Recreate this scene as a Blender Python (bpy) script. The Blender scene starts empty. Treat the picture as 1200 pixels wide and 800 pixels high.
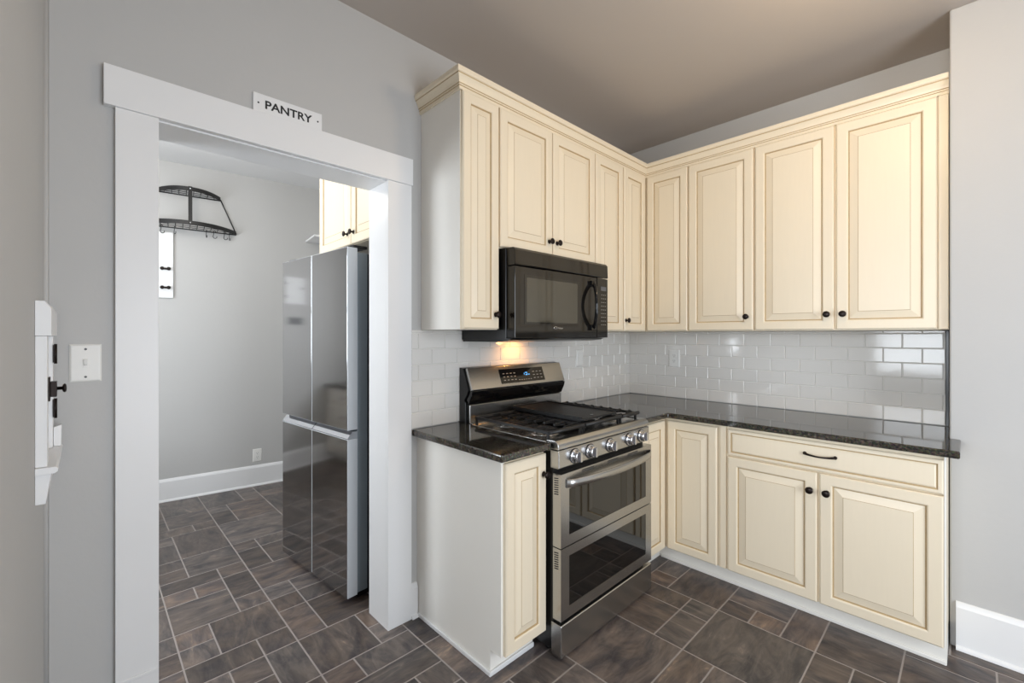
import bpy, bmesh, math, random
from mathutils import Vector, Matrix
random.seed(7)
S = bpy.context.scene
COL = S.collection
R = math.radians

# ------------------------------------------------------------------ materials
def new_mat(name):
    m = bpy.data.materials.new(name); m.use_nodes = True
    nt = m.node_tree; b = nt.nodes['Principled BSDF']
    return m, nt, b
def lin(c):
    return tuple((v / 12.92 if v <= .04045 else ((v + .055) / 1.055) ** 2.4) for v in c) + (1,)
def srgb(r, g, b): return lin((r / 255, g / 255, b / 255))
def N(nt, t, **kw):
    n = nt.nodes.new(t)
    for k, v in kw.items():
        if k in n.inputs: n.inputs[k].default_value = v
        else: setattr(n, k, v)
    return n
def simple(name, col, rough=.5, metal=0, noise=0, nscale=6, bump=0, bscale=120, spec=.5, coat=0, stretch=(1, 1, 1)):
    m, nt, b = new_mat(name)
    b.inputs['Base Color'].default_value = col
    b.inputs['Roughness'].default_value = rough
    b.inputs['Metallic'].default_value = metal
    b.inputs['Specular IOR Level'].default_value = spec
    b.inputs['Coat Weight'].default_value = coat
    tc = N(nt, 'ShaderNodeTexCoord'); mp = N(nt, 'ShaderNodeMapping'); mp.inputs['Scale'].default_value = stretch
    nt.links.new(tc.outputs['Object'], mp.inputs['Vector'])
    if noise:
        nz = N(nt, 'ShaderNodeTexNoise', Scale=nscale, Detail=4.0)
        nt.links.new(mp.outputs[0], nz.inputs['Vector'])
        mr = N(nt, 'ShaderNodeMapRange'); mr.inputs['To Min'].default_value = 1 - noise; mr.inputs['To Max'].default_value = 1 + noise
        nt.links.new(nz.outputs['Fac'], mr.inputs['Value'])
        hs = N(nt, 'ShaderNodeHueSaturation'); hs.inputs['Color'].default_value = col
        nt.links.new(mr.outputs[0], hs.inputs['Value']); nt.links.new(hs.outputs[0], b.inputs['Base Color'])
    if bump:
        n2 = N(nt, 'ShaderNodeTexNoise', Scale=bscale, Detail=3.0)
        nt.links.new(mp.outputs[0], n2.inputs['Vector'])
        bp = N(nt, 'ShaderNodeBump', Strength=bump, Distance=.004)
        nt.links.new(n2.outputs['Fac'], bp.inputs['Height']); nt.links.new(bp.outputs[0], b.inputs['Normal'])
    return m
M = {}
M['wall'] = simple('grey_wall_paint', srgb(188, 187, 185), .6, noise=.02, nscale=3, bump=.12, bscale=45)
M['wall_dark'] = M['wall']
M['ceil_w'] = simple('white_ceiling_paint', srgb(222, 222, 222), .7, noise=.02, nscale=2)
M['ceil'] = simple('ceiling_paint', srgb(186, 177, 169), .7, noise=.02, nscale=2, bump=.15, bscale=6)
M['trim'] = simple('white_trim_paint', srgb(232, 232, 232), .35, noise=.015, nscale=5, bump=.05, bscale=30)
M['plastic_w'] = simple('white_plastic', srgb(232, 231, 227), .35)
M['cream'] = simple('cream_cabinet_paint', srgb(233, 220, 196), .38, noise=.02, nscale=14, stretch=(6, 6, .5))
M['glaze'] = simple('brown_glaze', srgb(184, 160, 122), .5, noise=.15, nscale=40)
M['panel_w'] = simple('pale_cabinet_side', srgb(240, 237, 230), .35, noise=.01)
M['bronze'] = simple('dark_bronze', srgb(38, 30, 27), .32, metal=.7)
M['black'] = simple('black_enamel', srgb(14, 14, 15), .28)
M['black_gloss'] = simple('black_gloss', srgb(12, 12, 13), .06, spec=.6)
M['mw_front'] = simple('smoky_black_gloss', srgb(22, 20, 18), .07, spec=.5)
M['mw_glass'] = simple('smoky_window_glass', srgb(58, 56, 48), .06, spec=.7, coat=.2)
M['iron'] = simple('cast_iron', srgb(26, 25, 25), .48, bump=.15, bscale=220)
M['steel'] = simple('brushed_steel', srgb(186, 185, 183), .27, metal=1, noise=.04, nscale=30, stretch=(1, 1, 40))
M['chrome'] = simple('chrome', srgb(215, 217, 222), .12, metal=1)
M['fridge'] = simple('dark_mirror_steel', srgb(178, 177, 177), .09, metal=1)
M['fridge_edge'] = simple('satin_silver', srgb(214, 218, 222), .38, metal=.25)
M['fridge_side'] = simple('grey_steel_side', srgb(140, 150, 157), .42, metal=.3)
M['oven_glass'] = simple('oven_glass', srgb(7, 7, 8), .03, spec=.9)
M['grey_mark'] = simple('grey_print', srgb(150, 146, 138), .5)
M['dark_mark'] = simple('dark_print', srgb(30, 30, 32), .6)
M['grout'] = simple('white_grout', srgb(226, 224, 219), .8)
M['grout_floor'] = simple('pale_floor_grout', srgb(160, 152, 147), .85, noise=.1, nscale=30)
M['tile'] = simple('white_gloss_tile', srgb(222, 219, 214), .08, spec=.45, bump=.10, bscale=9)
M['burner'] = simple('burner_cap', srgb(30, 29, 29), .5)
M['ep'] = simple('panel_grey_paint', srgb(232, 232, 232), .5)
M['label_grey'] = simple('grey_plate', srgb(96, 96, 98), .5)
M['shade_glass'] = simple('frosted_diffuser', srgb(240, 236, 226), .5)

def emit(name, col, s):
    m, nt, b = new_mat(name)
    b.inputs['Base Color'].default_value = (0, 0, 0, 1)
    b.inputs['Emission Color'].default_value = col; b.inputs['Emission Strength'].default_value = s
    return m
M['led'] = emit('blue_display', srgb(90, 170, 235), 1.6)
M['lamp_lens'] = emit('warm_lamp_lens', srgb(255, 170, 80), 2.2)

def granite():
    m, nt, b = new_mat('dark_granite')
    tc = N(nt, 'ShaderNodeTexCoord')
    n1 = N(nt, 'ShaderNodeTexNoise', Scale=7.0, Detail=6.0, Roughness=.7)
    n2 = N(nt, 'ShaderNodeTexNoise', Scale=95.0, Detail=4.0, Roughness=.75)
    v = N(nt, 'ShaderNodeTexVoronoi', Scale=210.0)
    for n in (n1, n2, v): nt.links.new(tc.outputs['Object'], n.inputs['Vector'])
    mx = N(nt, 'ShaderNodeMath', operation='MULTIPLY_ADD'); mx.inputs[1].default_value = .45
    nt.links.new(n1.outputs['Fac'], mx.inputs[0]); nt.links.new(n2.outputs['Fac'], mx.inputs[2])
    cr = N(nt, 'ShaderNodeValToRGB'); e = cr.color_ramp.elements
    e[0].position = .45; e[0].color = srgb(20, 20, 20)
    e[1].position = 1.0; e[1].color = srgb(132, 124, 108)
    a = e.new(.66); a.color = srgb(42, 41, 38)
    a = e.new(.80); a.color = srgb(78, 73, 63)
    nt.links.new(mx.outputs[0], cr.inputs[0])
    mix = N(nt, 'ShaderNodeMix', data_type='RGBA', blend_type='MULTIPLY'); mix.inputs[0].default_value = .5
    nt.links.new(cr.outputs[0], mix.inputs[6]); nt.links.new(v.outputs['Color'], mix.inputs[7])
    nt.links.new(mix.outputs[2], b.inputs['Base Color'])
    b.inputs['Roughness'].default_value = .07
    b.inputs['Specular IOR Level'].default_value = .7
    return m
M['granite'] = granite()

def slate():
    m, nt, b = new_mat('slate_floor_tile')
    uv = N(nt, 'ShaderNodeUVMap'); uv.uv_map = 'grain'
    at = N(nt, 'ShaderNodeAttribute'); at.attribute_name = 'tile_random'
    sep = N(nt, 'ShaderNodeSeparateColor'); nt.links.new(at.outputs['Color'], sep.inputs[0])
    mp = N(nt, 'ShaderNodeMapping'); mp.inputs['Scale'].default_value = (4.5, 17, 1)
    nt.links.new(uv.outputs[0], mp.inputs['Vector'])
    n1 = N(nt, 'ShaderNodeTexNoise', Scale=1.0, Detail=9.0, Roughness=.68, Distortion=1.1)
    nt.links.new(mp.outputs[0], n1.inputs['Vector'])
    mp2 = N(nt, 'ShaderNodeMapping'); mp2.inputs['Scale'].default_value = (3.5, 6.0, 1)
    nt.links.new(uv.outputs[0], mp2.inputs['Vector'])
    n2 = N(nt, 'ShaderNodeTexNoise', Scale=1.0, Detail=5.0, Roughness=.6, Distortion=2.0)
    nt.links.new(mp2.outputs[0], n2.inputs['Vector'])
    cr = N(nt, 'ShaderNodeValToRGB'); e = cr.color_ramp.elements
    e[0].position = .28; e[0].color = srgb(36, 33, 34)
    e[1].position = .72; e[1].color = srgb(182, 155, 128)
    a = e.new(.42); a.color = srgb(68, 61, 60)
    a = e.new(.52); a.color = srgb(92, 83, 79)
    a = e.new(.63); a.color = srgb(116, 104, 96)
    nt.links.new(n1.outputs['Fac'], cr.inputs[0])
    cr2 = N(nt, 'ShaderNodeValToRGB'); e = cr2.color_ramp.elements
    e[0].position = .38; e[0].color = srgb(62, 59, 64)
    e[1].position = .68; e[1].color = srgb(140, 119, 101)
    nt.links.new(n2.outputs['Fac'], cr2.inputs[0])
    mix = N(nt, 'ShaderNodeMix', data_type='RGBA'); mix.inputs[0].default_value = .42
    nt.links.new(cr.outputs[0], mix.inputs[6]); nt.links.new(cr2.outputs[0], mix.inputs[7])
    # every tile has its own depth of colour
    mr = N(nt, 'ShaderNodeMapRange'); mr.inputs['To Min'].default_value = .66; mr.inputs['To Max'].default_value = 1.42
    nt.links.new(sep.outputs[0], mr.inputs['Value'])
    mr2 = N(nt, 'ShaderNodeMapRange'); mr2.inputs['To Min'].default_value = .65; mr2.inputs['To Max'].default_value = 1.1
    nt.links.new(sep.outputs[1], mr2.inputs['Value'])
    hs = N(nt, 'ShaderNodeHueSaturation')
    nt.links.new(mix.outputs[2], hs.inputs['Color']); nt.links.new(mr.outputs[0], hs.inputs['Value']); nt.links.new(mr2.outputs[0], hs.inputs['Saturation'])
    nt.links.new(hs.outputs[0], b.inputs['Base Color'])
    b.inputs['Roughness'].default_value = .36
    b.inputs['Specular IOR Level'].default_value = .45
    bp = N(nt, 'ShaderNodeBump', Strength=.35, Distance=.003)
    nt.links.new(n1.outputs['Fac'], bp.inputs['Height']); nt.links.new(bp.outputs[0], b.inputs['Normal'])
    return m
M['slate'] = slate()

# ------------------------------------------------------------------ mesh builder
class Frame:
    """local axes: u along, v up, w outwards"""
    def __init__(s, o, u, v, w): s.o, s.u, s.v, s.w = Vector(o), Vector(u), Vector(v), Vector(w)
    def __call__(s, u, v, w=0): return s.o + s.u * u + s.v * v + s.w * w
def fx(x):  return Frame((x, 0, 0), (0, 1, 0), (0, 0, 1), (1, 0, 0))      # faces +x, u = y
def fy(y):  return Frame((0, y, 0), (1, 0, 0), (0, 0, 1), (0, -1, 0))     # faces -y, u = x
def fyp(y): return Frame((0, y, 0), (-1, 0, 0), (0, 0, 1), (0, 1, 0))     # faces +y, u = -x
def fz(z):  return Frame((0, 0, z), (1, 0, 0), (0, 1, 0), (0, 0, 1))      # lies flat, u = x, v = y
OFF = {}
class MB:
    def __init__(s): s.v, s.f, s.m, s.sm = [], [], [], []
    def add(s, vs, fs, mi=0, smooth=False):
        k = len(s.v); s.v += [Vector(p) for p in vs]
        for f in fs:
            s.f.append([i + k for i in f]); s.m.append(mi); s.sm.append(smooth)
        return s
    def box(s, F, u0, u1, v0, v1, w0, w1, mi=0):
        P = [F(u, v, w) for w in (w0, w1) for v in (v0, v1) for u in (u0, u1)]
        return s.add(P, [(0, 2, 3, 1), (4, 5, 7, 6), (0, 1, 5, 4), (2, 6, 7, 3), (0, 4, 6, 2), (1, 3, 7, 5)], mi)
    def bbox(s, a, b, mi=0):
        return s.box(fz(0), a[0], b[0], a[1], b[1], a[2], b[2], mi)
    def prism(s, F, pts, w0, w1, mi=0, smooth=False):
        """extrude polygon pts (u,v) from w0 to w1"""
        n = len(pts)
        P = [F(u, v, w0) for u, v in pts] + [F(u, v, w1) for u, v in pts]
        s.add(P, [list(range(n))[::-1], [i + n for i in range(n)]], mi)
        k = len(s.v) - 2 * n
        for i in range(n):
            j = (i + 1) % n
            s.f.append([k + i, k + j, k + n + j, k + n + i]); s.m.append(mi); s.sm.append(smooth)
        return s
    def rings(s, F, u0, u1, v0, v1, prof, mats):
        """nested rectangles: prof = [(inset, height)], mats per step, last one closes the centre"""
        P = []
        for ins, w in prof:
            P += [F(u0 + ins, v0 + ins, w), F(u1 - ins, v0 + ins, w), F(u1 - ins, v1 - ins, w), F(u0 + ins, v1 - ins, w)]
        n = len(prof); k = len(s.v); s.v += P
        for r in range(n - 1):
            for i in range(4):
                j = (i + 1) % 4
                s.f.append([k + r * 4 + i, k + r * 4 + j, k + r * 4 + 4 + j, k + r * 4 + 4 + i]); s.m.append(mats[r]); s.sm.append(False)
        s.f.append([k + (n - 1) * 4 + i for i in range(4)]); s.m.append(mats[-1]); s.sm.append(False)
        s.f.append([k + i for i in (3, 2, 1, 0)]); s.m.append(0); s.sm.append(False)
        return s
    def lathe(s, F, u, v, prof, seg=16, mi=0, w0=0):
        """prof = [(radius, w)] about the outward axis at (u, v)"""
        k = len(s.v); n = len(prof)
        for r, w in prof:
            for i in range(seg):
                a = 2 * math.pi * i / seg
                s.v.append(F(u + r * math.cos(a), v + r * math.sin(a), w0 + w))
        for q in range(n - 1):
            for i in range(seg):
                j = (i + 1) % seg
                s.f.append([k + q * seg + i, k + q * seg + j, k + (q + 1) * seg + j, k + (q + 1) * seg + i]); s.m.append(mi); s.sm.append(True)
        s.f.append([k + i for i in range(seg)][::-1]); s.m.append(mi); s.sm.append(False)
        s.f.append([k + (n - 1) * seg + i for i in range(seg)]); s.m.append(mi); s.sm.append(False)
        return s
    def tube(s, pts, r, seg=8, mi=0, rs=None):
        pts = [Vector(p) for p in pts]; k = len(s.v); n = len(pts)
        up = Vector((0, 0, 1)); prev = None
        for i, p in enumerate(pts):
            t = (pts[min(i + 1, n - 1)] - pts[max(i - 1, 0)]).normalized()
            if prev is None:
                a = up if abs(t.z) < .9 else Vector((1, 0, 0))
                x = t.cross(a).normalized()
            else:
                x = (prev - t * prev.dot(t)).normalized()
            prev = x; y = t.cross(x)
            rr = rs[i] if rs else r
            for j in range(seg):
                a = 2 * math.pi * j / seg
                s.v.append(p + x * (rr * math.cos(a)) + y * (rr * math.sin(a)))
        for i in range(n - 1):
            for j in range(seg):
                l = (j + 1) % seg
                s.f.append([k + i * seg + j, k + i * seg + l, k + (i + 1) * seg + l, k + (i + 1) * seg + j]); s.m.append(mi); s.sm.append(True)
        s.f.append([k + j for j in range(seg)][::-1]); s.m.append(mi); s.sm.append(False)
        s.f.append([k + (n - 1) * seg + j for j in range(seg)]); s.m.append(mi); s.sm.append(False)
        return s
    def strip(s, rows, mi=0, smooth=True, closed=False):
        """surface through equally long rows of points"""
        k = len(s.v); n = len(rows[0])
        for r in rows: s.v += [Vector(p) for p in r]
        for i in range(len(rows) - 1):
            for j in range(n if closed else n - 1):
                l = (j + 1) % n
                s.f.append([k + i * n + j, k + i * n + l, k + (i + 1) * n + l, k + (i + 1) * n + j]); s.m.append(mi); s.sm.append(smooth)
        if closed:
            s.f.append([k + j for j in range(n)][::-1]); s.m.append(mi); s.sm.append(False)
            s.f.append([k + (len(rows) - 1) * n + j for j in range(n)]); s.m.append(mi); s.sm.append(False)
        return s
    def build(s, name, mats, parent=None, bevel=0, seg=2, loc=None):
        off = OFF.get(parent.name, Vector()) if parent else Vector(loc) if loc else Vector()
        me = bpy.data.meshes.new(name)
        me.from_pydata([tuple(p - off) for p in s.v], [], s.f)
        if not isinstance(mats, (list, tuple)): mats = [mats]
        for m in mats: me.materials.append(m)
        for p, mi, sm in zip(me.polygons, s.m, s.sm): p.material_index = mi; p.use_smooth = sm
        bm = bmesh.new(); bm.from_mesh(me); bmesh.ops.recalc_face_normals(bm, faces=bm.faces); bm.to_mesh(me); bm.free()
        o = bpy.data.objects.new(name, me); COL.objects.link(o)
        if parent: o.parent = parent
        elif loc: o.location = loc
        OFF[o.name] = off
        if bevel:
            b = o.modifiers.new('edge', 'BEVEL'); b.width = bevel; b.segments = seg; b.limit_method = 'ANGLE'; b.angle_limit = R(40)
        return o
def thing(name, label, cat, loc, group=None, kind=None):
    o = bpy.data.objects.new(name, None); COL.objects.link(o); o.location = loc; o.empty_display_size = .1
    OFF[o.name] = Vector(loc)
    return tag(o, label, cat, group, kind)
def tag(o, label=None, cat=None, group=None, kind=None):
    if label: o['label'] = label
    if cat: o['category'] = cat
    if group: o['group'] = group
    if kind: o['kind'] = kind
    return o
def struct(o): o['kind'] = 'structure'; return o
def base(mats): return mats

# ------------------------------------------------------------------ setting
CEIL = 2.812
TW = .17                                    # thickness of the wall with the doorway
DY0, DY1, DZ = -2.962, -2.098, 2.102        # doorway
PX = -.17
FA, FB = Vector((-2.727, -2.669, 0)), Vector((-2.623, -1.791, 0))   # far pantry wall line
fd = (FB - FA).normalized(); fn = Vector((fd.y, -fd.x, 0))
def far(t): return FA + fd * t               # point on the far pantry wall
FP = Frame(FA, fd, (0, 0, 1), fn)           # far wall frame: u along the wall, w into the pantry
PB, PF = -1.25, -4.25                       # pantry back / front wall
ROOM_X, ROOM_Y = 3.7, -6.0
JX, JY = 1.826, -.363                       # wall that steps out right of the cabinets
NY = -3.209                                 # short near wall on the left

def uw(y): return (y - FA.y) / fd.y
# wall with doorway
w = MB()
F0 = Frame((0, 0, 0), (0, 1, 0), (0, 0, 1), (1, 0, 0))
w.box(F0, ROOM_Y, DY0, 0, CEIL, -TW, 0); w.box(F0, DY1, .15, 0, CEIL, -TW, 0); w.box(F0, DY0, DY1, DZ, CEIL, -TW, 0)
struct(w.build('wall_left', M['wall']))
struct(MB().bbox((-TW, 0, 0), (ROOM_X + .15, .15, CEIL)).build('wall_back', M['wall']))
struct(MB().bbox((JX, JY, 0), (ROOM_X, -.0005, CEIL)).build('wall_right', M['wall'], bevel=.006))
# near wall on the left with its rounded plaster corner
w = MB().bbox((0.0005, NY - .15, 0), (1.02, NY, CEIL))
a = [(0.0004 + .010 * (1 - math.sin(t)), NY + .010 * (1 - math.cos(t))) for t in [R(q) for q in range(0, 91, 15)]]
w.prism(fz(0), [(0.0004, NY)] + a, 0, CEIL, smooth=True)
struct(w.build('wall_near', M['wall']))
# outer walls with window openings
def wall_with_window(name, F, u0, u1, wu0, wu1, wz0, wz1):
    b = MB()
    b.box(F, u0, wu0, 0, CEIL, -.15, 0); b.box(F, wu1, u1, 0, CEIL, -.15, 0)
    b.box(F, wu0, wu1, 0, wz0, -.15, 0); b.box(F, wu0, wu1, wz1, CEIL, -.15, 0)
    return struct(b.build(name, M['wall']))
FR = Frame((ROOM_X, 0, 0), (0, 1, 0), (0, 0, 1), (-1, 0, 0))
wall_with_window('wall_side', FR, ROOM_Y, .15, -2.9, -1.2, .25, 2.15)
FS = fyp(ROOM_Y)
wall_with_window('wall_rear', FS, -ROOM_X - .15, .17, -2.7, -.8, .75, 2.3)
FPF = fyp(PF)
wall_with_window('wall_pantry_near', FPF, TW, 3.2, 0.55, 1.85, 1.05, 2.2)
struct(MB().bbox((-3.2, PB, 0), (-TW, PB + .15, CEIL)).build('wall_pantry_back', M['wall']))
struct(MB().box(FP, uw(PF - .2), uw(PB + .2), 0, CEIL, -.15, 0).build('wall_pantry_far', M['wall']))
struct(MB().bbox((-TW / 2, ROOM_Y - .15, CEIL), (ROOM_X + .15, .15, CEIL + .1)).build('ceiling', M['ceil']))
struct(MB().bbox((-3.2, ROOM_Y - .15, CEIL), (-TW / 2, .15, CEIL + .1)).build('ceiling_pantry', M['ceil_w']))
def window(n, F, u0, u1, z0, z1):
    t = thing('window_%d' % n, None, None, F((u0 + u1) / 2, z0, 0), kind='structure')
    b = MB()
    for (a, c, d, e) in ((u0 - .1, u0, z0 - .02, z1 + .1), (u1, u1 + .1, z0 - .02, z1 + .1), (u0, u1, z1, z1 + .1)): b.box(F, a, c, d, e, 0, .02)
    b.build('window_casing', M['trim'], t, bevel=.002)
    MB().box(F, u0 - .12, u1 + .12, z0 - .04, z0, 0, .06).build('window_sill', M['trim'], t, bevel=.004)
    b = MB()
    for (a, c, d, e) in ((u0, u0 + .05, z0, z1), (u1 - .05, u1, z0, z1), (u0 + .05, u1 - .05, z1 - .05, z1), (u0 + .05, u1 - .05, z0, z0 + .06),
                         (u0 + .05, u1 - .05, (z0 + z1) / 2 - .02, (z0 + z1) / 2 + .02)): b.box(F, a, c, d, e, -.09, -.04)
    b.build('window_frame', M['trim'], t, bevel=.002)
window(1, FR, -2.9, -1.2, .25, 2.15)
window(2, FS, -2.7, -.8, .75, 2.3)
window(3, FPF, .55, 1.85, 1.05, 2.2)

# ------------------------------------------------------------------ floor: modular slate pattern
def gx(i): return .071 + i * (.1352 if i >= 0 else .1392)
def gy(j): return -2.436 + j * .1322
T = []
T += [(-20,-17,0,2),(-20,-17,2,3),(-17,-16,0,1),(-16,-14,0,1),(-17,-14,1,3),(-14,-11,0,3),(-11,-10,0,1),(-10,-8,0,1),(-11,-10,1,3),(-10,-8,1,3),
      (-8,-6,0,3),(-6,-5,0,1),(-5,-4,0,1),(-4,-2,0,1),(-6,-5,1,3),(-5,-4,1,3),(-4,-2,1,3),(-2,0,0,2),(-2,-1,2,3),(-1,0,2,3),(0,1,1,3),(0,1,0,1),
      (1,2,0,3),(2,3,2,3),(2,4,0,2),(3,4,2,3),(4,7,0,3)]
T += [(-2,1,3,6),(1,4,3,6),(4,5,4,6),(4,5,3,4),(5,8,3,6),(1,4,6,9),(4,7,6,9),(7,8,6,9),(8,10,8,9),(8,10,6,8),(10,13,6,9)]
T += [(3,6,11,12),(3,6,9,11),(6,7,9,11),(6,7,11,12),(7,10,9,12),(10,11,9,12),(11,13,9,12),
      (3,4,12,15),(4,5,12,13),(4,5,13,15),(5,7,12,15),(7,9,13,15),(7,8,12,13),(8,9,12,13),(9,10,12,15),(10,12,12,15)]
T += [(-20,-17,-2,0),(-20,-17,-3,-2),(-17,-15,-2,0),(-17,-15,-3,-2),(-15,-14,-1,0),(-15,-14,-3,-1),(-14,-11,-2,0),(-14,-13,-3,-2),(-13,-11,-3,-2),
      (-11,-9,-2,0),(-11,-10,-3,-2),(-10,-9,-3,-2),(-9,-8,-1,0),(-9,-8,-3,-1),(-8,-6,-1,0),(-6,-5,-1,0),(-8,-7,-2,-1),(-8,-7,-3,-2),(-7,-5,-3,-1),
      (-5,-3,-2,0),(-5,-4,-3,-2),(-4,-3,-3,-2),(-3,-2,-3,-1),(-3,-2,-1,0),(-2,0,-1,0),(-2,-1,-2,-1),(-2,-1,-3,-2),(-1,0,-3,-1),(0,3,-3,0),(3,4,-3,-1),(3,4,-1,0),(4,6,-3,0)]
bright = {(4,5,12,13), (8,9,12,13), (-8,-7,-2,-1), (-5,-4,-3,-2), (-8,-7,-3,-2)}
dark = {(0,1,3,6), (-16,-14,0,1), (-10,-8,0,1), (-8,-6,-1,0), (-3,-2,-3,-1), (-4,-2,1,3), (-9,-8,-3,-1)}
I0, I1, J0, J1 = -21, 27, -27, 18
occ = set()
for a, b_, c, d in T:
    for i in range(a, b_):
        for j in range(c, d): occ.add((i, j))
for j0 in range(J0, J1, 3):
    for i in range(I0, I1):
        for j in range(j0, j0 + 3):
            if (i, j) in occ: continue
            hh = random.choice((1, 2, 3, 3)); ww = random.choice((1, 2, 3))
            h = 0
            while h < hh and j + h < j0 + 3 and (i, j + h) not in occ: h += 1
            wd = 1
            while wd < ww and i + wd < I1 and all((i + wd, j + q) not in occ for q in range(h)): wd += 1
            T.append((i, i + wd, j, j + h))
            for p in range(i, i + wd):
                for q in range(j, j + h): occ.add((p, q))
fb = MB()
XA, XB, YA, YB = -3.0, ROOM_X, ROOM_Y, 0
fb.bbox((XA, YA, -.05), (XB, YB, 0), 0)
uvs = [(0, 0)] * 24; cols = [(0.5, .5, .5, 1)] * 24
g = .0032
for t in T:
    x0, x1 = max(gx(t[0]) + g, XA), min(gx(t[1]) - g, XB); y0, y1 = max(gy(t[2]) + g, YA), min(gy(t[3]) - g, YB)
    if x1 - x0 < .01 or y1 - y0 < .01: continue
    b = .002; h = .0014
    k = len(fb.v)
    fb.v += [Vector(p) for p in ((x0, y0, 0.0002), (x1, y0, 0.0002), (x1, y1, 0.0002), (x0, y1, 0.0002), (x0 + b, y0 + b, h), (x1 - b, y0 + b, h), (x1 - b, y1 - b, h), (x0 + b, y1 - b, h))]
    fs = [(4, 5, 6, 7), (0, 1, 5, 4), (1, 2, 6, 5), (2, 3, 7, 6), (3, 0, 4, 7)]
    ox, oy = random.uniform(0, 60), random.uniform(0, 60); rot = random.random() < .5
    c = (.9 if t in bright else random.uniform(0, .25) if t in dark else random.uniform(.15, .85), .98 if t in bright else random.random() * .9, random.random(), 1)
    for f in fs:
        fb.f.append([k + q for q in f]); fb.m.append(1); fb.sm.append(False)
        for q in f:
            p = fb.v[k + q]; u, v = p.x + ox, p.y + oy
            uvs.append((v, u) if rot else (u, v)); cols.append(c)
me = bpy.data.meshes.new('floor'); me.from_pydata([tuple(p) for p in fb.v], [], fb.f)
me.materials.append(M['grout_floor']); me.materials.append(M['slate'])
for p, mi in zip(me.polygons, fb.m): p.material_index = mi
me.uv_layers.new(name='grain'); me.color_attributes.new('tile_random', 'FLOAT_COLOR', 'CORNER')
ul = me.uv_layers['grain']; ca = me.color_attributes['tile_random']
for i in range(len(uvs)): ul.data[i].uv = uvs[i]; ca.data[i].color = cols[i]
fl = bpy.data.objects.new('floor', me); COL.objects.link(fl); struct(fl)

# ------------------------------------------------------------------ doorway casing
d1 = thing('door_1', None, None, (0, (DY0 + DY1) / 2, 0), kind='structure')
FXW = fx(0)
MB().box(FXW, -3.054, -2.946, 0.0015, 2.0905, .0003, .020).build('side_casing', M['trim'], d1, bevel=.0015)
MB().box(FXW, -2.1145, -1.990, 0.0015, 2.0905, .0003, .020).build('side_casing', M['trim'], d1, bevel=.0015)
MB().box(FXW, -3.081, -1.986, 2.091, 2.2165, .0003, .027).build('head_casing', M['trim'], d1, bevel=.0015)
MB().box(FXW, DY0 + .0003, DY0 + .0165, 0.001, DZ - .0003, -TW - .0002, .0002).build('side_jamb', M['trim'], d1, bevel=.001)
MB().box(FXW, DY1 - .0165, DY1 - .0003, 0.001, DZ - .0003, -TW - .0002, .0002).build('side_jamb', M['trim'], d1, bevel=.001)
MB().box(FXW, DY0 + .0168, DY1 - .0168, DZ - .0165, DZ - .0003, -TW - .0002, .0002).build('head_jamb', M['trim'], d1, bevel=.001)
b = MB(); b.box(FXW, -3.054, -2.94, 0, 2.09, -TW - .02, -TW - .0003); b.box(FXW, -2.104, -1.99, 0, 2.09, -TW - .02, -TW - .0003); b.box(FXW, -3.081, -1.986, 2.091, 2.2, -TW - .02, -TW - .0003)
b.build('pantry_casing', M['trim'], d1, bevel=.0015)
# little painted plinth seam on the left casing
MB().box(FXW, -3.050, -2.95, .262, .274, .020, .0245).build('casing_bead', M['trim'], d1, bevel=.002)

# ------------------------------------------------------------------ baseboards
def baseboard(name, F, u0, u1, h, th=.016, shoe=True):
    o = MB().prism(Frame(F.o + F.u * u0, F.w, F.v, F.u), [(0, .001), (th, .001), (th, h - .022), (th - .004, h - .012), (th - .008, h - .004), (.004, h), (0, h)], 0, u1 - u0)
    if shoe: o.prism(Frame(F.o + F.u * u0, F.w, F.v, F.u), [(th, .001), (th + .013, .001), (th + .012, .008), (th + .008, .014), (th, .018)], 0, u1 - u0)
    return struct(o.build(name, M['trim']))
baseboard('baseboard_right', fy(JY), JX + .02, ROOM_X, .205)
baseboard('baseboard_left', fx(0), -1.9895, -1.953, .165)
baseboard('baseboard_pantry', FP, uw(PF), uw(PB), .185)
baseboard('baseboard_corner', fx(0), -3.17, -3.056, .2)

# ------------------------------------------------------------------ camera
cam = bpy.data.cameras.new('camera'); co = bpy.data.objects.new('camera', cam); COL.objects.link(co)
co.location = (1.8885, -3.1203, 1.37); co.rotation_euler = (R(90), 0, R(46.033))
cam.sensor_width = 36; cam.lens = 517.63 / 1200 * 36; cam.shift_y = (392.93 - 400) / 1200; cam.clip_start = .02
S.camera = co

# ------------------------------------------------------------------ cabinets
def panel_profile(stile, bev=.034):
    pr = [(0, 0), (0, .015), (.005, .0195), (stile - .008, .0195), (stile - .005, .0185), (stile - .002, .0150), (stile, .0105), (stile + .0035, .0105),
          (stile + .0035 + bev, .0185), (stile + .0055 + bev, .0195)]
    mt = [0, 0, 0, 0, 0, 1, 1, 0, 1, 0]
    return pr, mt
KN = [(.0115, 0), (.0115, .002), (.007, .004), (.0055, .008), (.0055, .014), (.009, .018), (.0155, .021), (.0165, .024), (.0145, .0275), (.009, .0295), (.002, .0302)]
def knob(parent, F, u, v, w):
    return MB().lathe(F, u, v, KN, 16, 0, w).build('knob', M['bronze'], parent)
def door(parent, F, u0, u1, v0, v1, stile=.05, kn=None, bev=.034, name='door', mats=None):
    pr, mt = panel_profile(stile, bev)
    d = MB().rings(F, u0, u1, v0, v1, pr, mt).build(name, mats or [M['cream'], M['glaze']], parent)
    if kn: knob(d, F, kn[0], kn[1], .0195)
    return d
CG = 'cream upper wall cabinets around the corner'
UZ0, UZ1, DTOP = 1.397, 2.470, 2.458
FU, FB_ = fx(.316), fy(-.316)

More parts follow.
